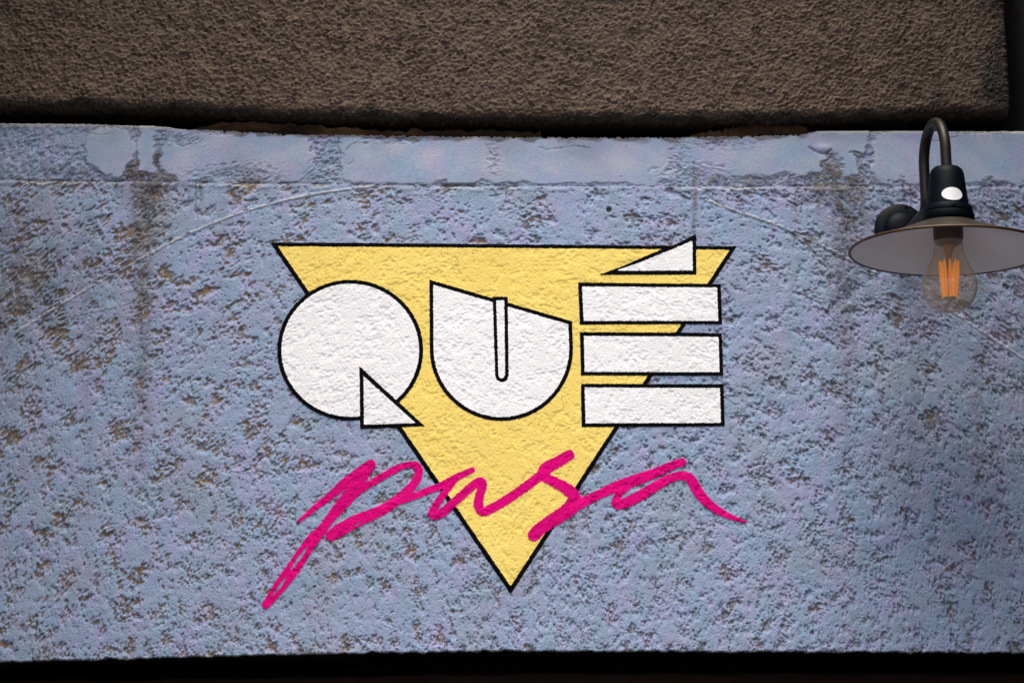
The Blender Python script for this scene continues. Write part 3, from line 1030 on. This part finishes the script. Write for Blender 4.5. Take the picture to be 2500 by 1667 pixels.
M_SOCKET = simple_mat('brown_bulb_cap', (0.055, 0.040, 0.028), 0.5, 0.2, 0.3, 40, 0.0)


def lamp_part(name, bm, mat, parent=lamp, smooth=True, axis=True):
    """profile parts are drawn about the lamp axis with z = 0 in the plane of the rim"""
    if axis:
        bmesh.ops.transform(bm, matrix=Matrix.Translation(Vector(rim_c)) @ TILT, verts=bm.verts)
    me = bm_mesh(name, bm)
    o = bpy.data.objects.new(name, me)
    COL.objects.link(o)
    me.materials.append(mat)
    if smooth:
        me.polygons.foreach_set('use_smooth', np.ones(len(me.polygons), dtype=bool))
        me.set_sharp_from_angle(angle=math.radians(38))
    o.parent = parent
    if parent is lamp:
        o.matrix_parent_inverse = Matrix.Translation(-Vector(lamp.location))
    return o


def z_of(y):                                # photo row on the axis -> height above the rim plane
    return (611 - y) * PS / 0.968


R_ = lambda v: v * PS
# shade: outer skin, lining, rolled rim
sh = lamp_part('shade', lathe_bm([(R_(50), z_of(541)), (R_(70), z_of(546)), (R_(120), z_of(566)), (R_(180), z_of(590)), (R_(225), z_of(606)), (R_(243), z_of(612))], 96), M_SHADETOP)
lamp_part('shade_lining', lathe_bm([(R_(40), z_of(545)), (R_(70), z_of(550)), (R_(120), z_of(570)), (R_(180), z_of(594)), (R_(225), z_of(609.5)), (R_(242), z_of(614.5))], 96), M_LINING, sh)
rim = [(R_(243.5) + R_(3.6) * math.cos(a), z_of(613) + R_(3.6) * math.sin(a)) for a in np.linspace(0, 2 * math.pi, 11)]
lamp_part('rim', lathe_bm(rim, 96), M_RIM, sh)
# holder
hold = lamp_part('lamp_holder', lathe_bm([(0, z_of(404)), (R_(20), z_of(404.5)), (R_(32), z_of(407)), (R_(39), z_of(413)), (R_(43), z_of(424)), (R_(46), z_of(450)),
                                          (R_(49), z_of(475)), (R_(53), z_of(506)), (R_(53), z_of(542))], 64), M_IRON)
lamp_part('collar', lathe_bm([(R_(52), z_of(505)), (R_(60), z_of(506)), (R_(62), z_of(509)), (R_(62), z_of(519)), (R_(60), z_of(521)), (R_(65), z_of(523)),
                              (R_(66), z_of(527)), (R_(66), z_of(537)), (R_(63), z_of(541)), (R_(54), z_of(542))], 64), M_IRON, hold)
# small set screw on the collar, facing the street
bm = lathe_bm([(0, R_(4)), (R_(4), R_(3.4)), (R_(6), 0), (R_(6), -R_(3))], 16)
bmesh.ops.transform(bm, matrix=Matrix.Translation((0, -R_(62), z_of(514))) @ Matrix.Rotation(math.pi / 2, 4, 'X'), verts=bm.verts)
lamp_part('screw', bm, M_IRON, hold)
# oval sticker wrapped round the holder
bm = bmesh.new()
cs, rings = Vector((0, 0)), []
zc, a0 = z_of(484), math.radians(-90 + 1)
rr_ = R_(50.6)
ctr = bm.verts.new(((rr_ + R_(0.7)) * math.cos(a0), (rr_ + R_(0.7)) * math.sin(a0), zc))
for q in (0.35, 0.7, 1.0):
    ring = []
    for k in range(48):
        t = 2 * math.pi * k / 48
        ua, uz = q * R_(27) * math.cos(t) / rr_, q * R_(17) * math.sin(t)
        rad = rr_ + (-(uz) / R_(31)) * R_(4) * 1.0 + R_(0.6)
        ring.append(bm.verts.new((rad * math.cos(a0 + ua), rad * math.sin(a0 + ua), zc + uz)))
    rings.append(ring)
for k in range(48):
    bm.faces.new((ctr, rings[0][k], rings[0][(k + 1) % 48]))
    for a, b in zip(rings[:-1], rings[1:]):
        bm.faces.new((a[k], b[k], b[(k + 1) % 48], a[(k + 1) % 48]))
bmesh.ops.recalc_face_normals(bm, faces=bm.faces)
lamp_part('sticker', bm, M_STICKER, hold)

# wall plate and arm
pc = at(2198, 562, 0.0)
bm = lathe_bm([(0, R_(34)), (R_(22), R_(33)), (R_(36), R_(28)), (R_(43), R_(21)), (R_(46), R_(15)), (R_(62), R_(13)), (R_(69), R_(8)), (R_(70), -R_(8))], 64)
bmesh.ops.transform(bm, matrix=Matrix.Translation(Vector(pc)) @ Matrix.Rotation(math.pi / 2, 4, 'X'), verts=bm.verts)
plate = lamp_part('wall_plate', bm, M_IRON, axis=False)
for a in (75, 195, 315):
    bm = lathe_bm([(0, R_(4)), (R_(5), R_(3)), (R_(6.5), 0), (R_(6.5), -R_(3))], 14)
    o = Vector(pc) + Vector((R_(62) * math.cos(math.radians(a)), -R_(12), R_(62) * math.sin(math.radians(a))))
    bmesh.ops.transform(bm, matrix=Matrix.Translation(o) @ Matrix.Rotation(math.pi / 2, 4, 'X'), verts=bm.verts)
    lamp_part('screw', bm, M_IRON, plate, axis=False)
top_c = Vector(rim_c) + (TILT @ Vector((0, 0, z_of(408))))
d1 = 0.195
apex = at(2277, 304, (AXD + d1) / 2)
pl = Vector(pc)
BR = 0.022
pl = pl + Vector((0, 0, -0.018))
pts = [pl + Vector((0, -0.012, 0)), pl + Vector((0, -(d1 - BR), 0))]
for a in np.linspace(0, math.pi / 2, 10)[1:]:
    pts.append(pl + Vector((0, -(d1 - BR) - BR * math.sin(a), BR * (1 - math.cos(a)))))
rl = (AXD - d1) / 2
zc = apex[2] - rl
n_up = 8
xa0, xa1 = pl.x, top_c.x
for k in range(1, n_up + 1):
    pts.append(Vector((xa0, -d1, pl.z + BR + (zc - pl.z - BR) * k / n_up)))
for a in np.linspace(0, math.pi, 22)[1:]:
    t = a / math.pi
    pts.append(Vector((xa0 + (xa1 - xa0) * (1 - math.cos(a)) / 2, -d1 - rl + rl * math.cos(a), zc + rl * math.sin(a))))
for k in range(1, 7):
    t = k / 6
    pts.append(Vector((xa1, -AXD, zc)).lerp(top_c, t))
lamp_part('arm', tube_bm(pts, R_(13.5), 28), M_BRONZE, axis=False)

# bulb: glass envelope, cap, filaments
m, nt, p = new_mat('smoked_bulb_glass')
nt.nodes.remove(p)
out = nt.nodes['Material Output']
tr = nt.nodes.new('ShaderNodeBsdfTransparent')
tr.inputs[0].default_value = (0.93, 0.91, 0.87, 1)
gl = nt.nodes.new('ShaderNodeBsdfGlossy')
gl.inputs['Roughness'].default_value = 0.06
lw0 = nt.nodes.new('ShaderNodeLayerWeight')
lw0.inputs['Blend'].default_value = 0.5
lw1 = nt.nodes.new('ShaderNodeMath')
lw1.operation = 'POWER'
lw1.inputs[1].default_value = 3.0
nt.links.new(lw0.outputs['Facing'], lw1.inputs[0])
lw = nt.nodes.new('ShaderNodeMath')
lw.operation = 'MULTIPLY_ADD'
lw.inputs[1].default_value = 0.35
lw.inputs[2].default_value = 0.04
nt.links.new(lw1.outputs[0], lw.inputs[0])
df = nt.nodes.new('ShaderNodeBsdfDiffuse')
df.inputs[0].default_value = (0.66, 0.60, 0.53, 1)
m1 = nt.nodes.new('ShaderNodeMixShader')
dm = nt.nodes.new('ShaderNodeMath')
dm.operation = 'MULTIPLY_ADD'
dm.inputs[1].default_value = 0.55
dm.inputs[2].default_value = 0.24
nt.links.new(lw1.outputs[0], dm.inputs[0])
nt.links.new(dm.outputs[0], m1.inputs[0])
nt.links.new(tr.outputs[0], m1.inputs[1])
nt.links.new(df.outputs[0], m1.inputs[2])
m2 = nt.nodes.new('ShaderNodeMixShader')
nt.links.new(lw.outputs[0], m2.inputs[0])
nt.links.new(m1.outputs[0], m2.inputs[1])
nt.links.new(gl.outputs[0], m2.inputs[2])
nt.links.new(m2.outputs[0], out.inputs[0])
M_GLASS = m
prof = [(R_(34), z_of(575)), (R_(36), z_of(600)), (R_(40), z_of(622)), (R_(48), z_of(642)), (R_(58), z_of(662)), (R_(65), z_of(680)), (R_(68.5), z_of(698)),
        (R_(67), z_of(714)), (R_(61), z_of(731)), (R_(50), z_of(746)), (R_(35), z_of(756)), (R_(18), z_of(762)), (0, z_of(764))]
S = smooth_stroke([(a, b, 0) for a, b in prof], 3)
bulb = lamp_part('bulb', lathe_bm([(max(a, 0) if i < len(S) - 1 else 0, b) for i, (a, b, _) in enumerate(S)], 56), M_GLASS)
lamp_part('bulb_cap', lathe_bm([(R_(36), z_of(540)), (R_(37), z_of(560)), (R_(36.5), z_of(580)), (R_(34.5), z_of(592)), (R_(20), z_of(600)), (0, z_of(602))], 48), M_SOCKET, bulb)
lamp_part('glass_stem', lathe_bm([(R_(16), z_of(600)), (R_(9), z_of(620)), (R_(6), z_of(640)), (R_(4), z_of(730)), (0, z_of(734))], 20),
          simple_mat('amber_stem_glass', (0.45, 0.22, 0.05), 0.3, 0, 0.2, 40, 0), bulb)
M_FIL = simple_mat('orange_filament', (0.90, 0.42, 0.02), 0.6, 0.0, 0.15, 60, 0.0)
M_FIL.node_tree.nodes['Principled BSDF'].inputs['Emission Color'].default_value = (1.0, 0.30, 0.006, 1)   # the bulb glows faintly
M_FIL.node_tree.nodes['Principled BSDF'].inputs['Emission Strength'].default_value = 0.13
for k in range(10):
    a = 2 * math.pi * (k + 0.3) / 10
    p0 = Vector((R_(24) * math.cos(a), R_(24) * math.sin(a), z_of(638)))
    p1 = Vector((R_(16) * math.cos(a), R_(16) * math.sin(a), z_of(728)))
    lamp_part('filament', tube_bm([p0.lerp(p1, t) for t in np.linspace(0, 1, 5)], [R_(2.2), R_(4.0), R_(4.5), R_(4.5), R_(3.6)], 10), M_FIL, bulb)
lamp_part('filament_tip', lathe_bm([(R_(17), z_of(727)), (R_(16), z_of(731)), (R_(5), z_of(733)), (R_(3), z_of(741)), (0, z_of(742))], 18),
          simple_mat('bright_wire', (0.5, 0.45, 0.35), 0.25, 0.9, 0.1, 40, 0), bulb)
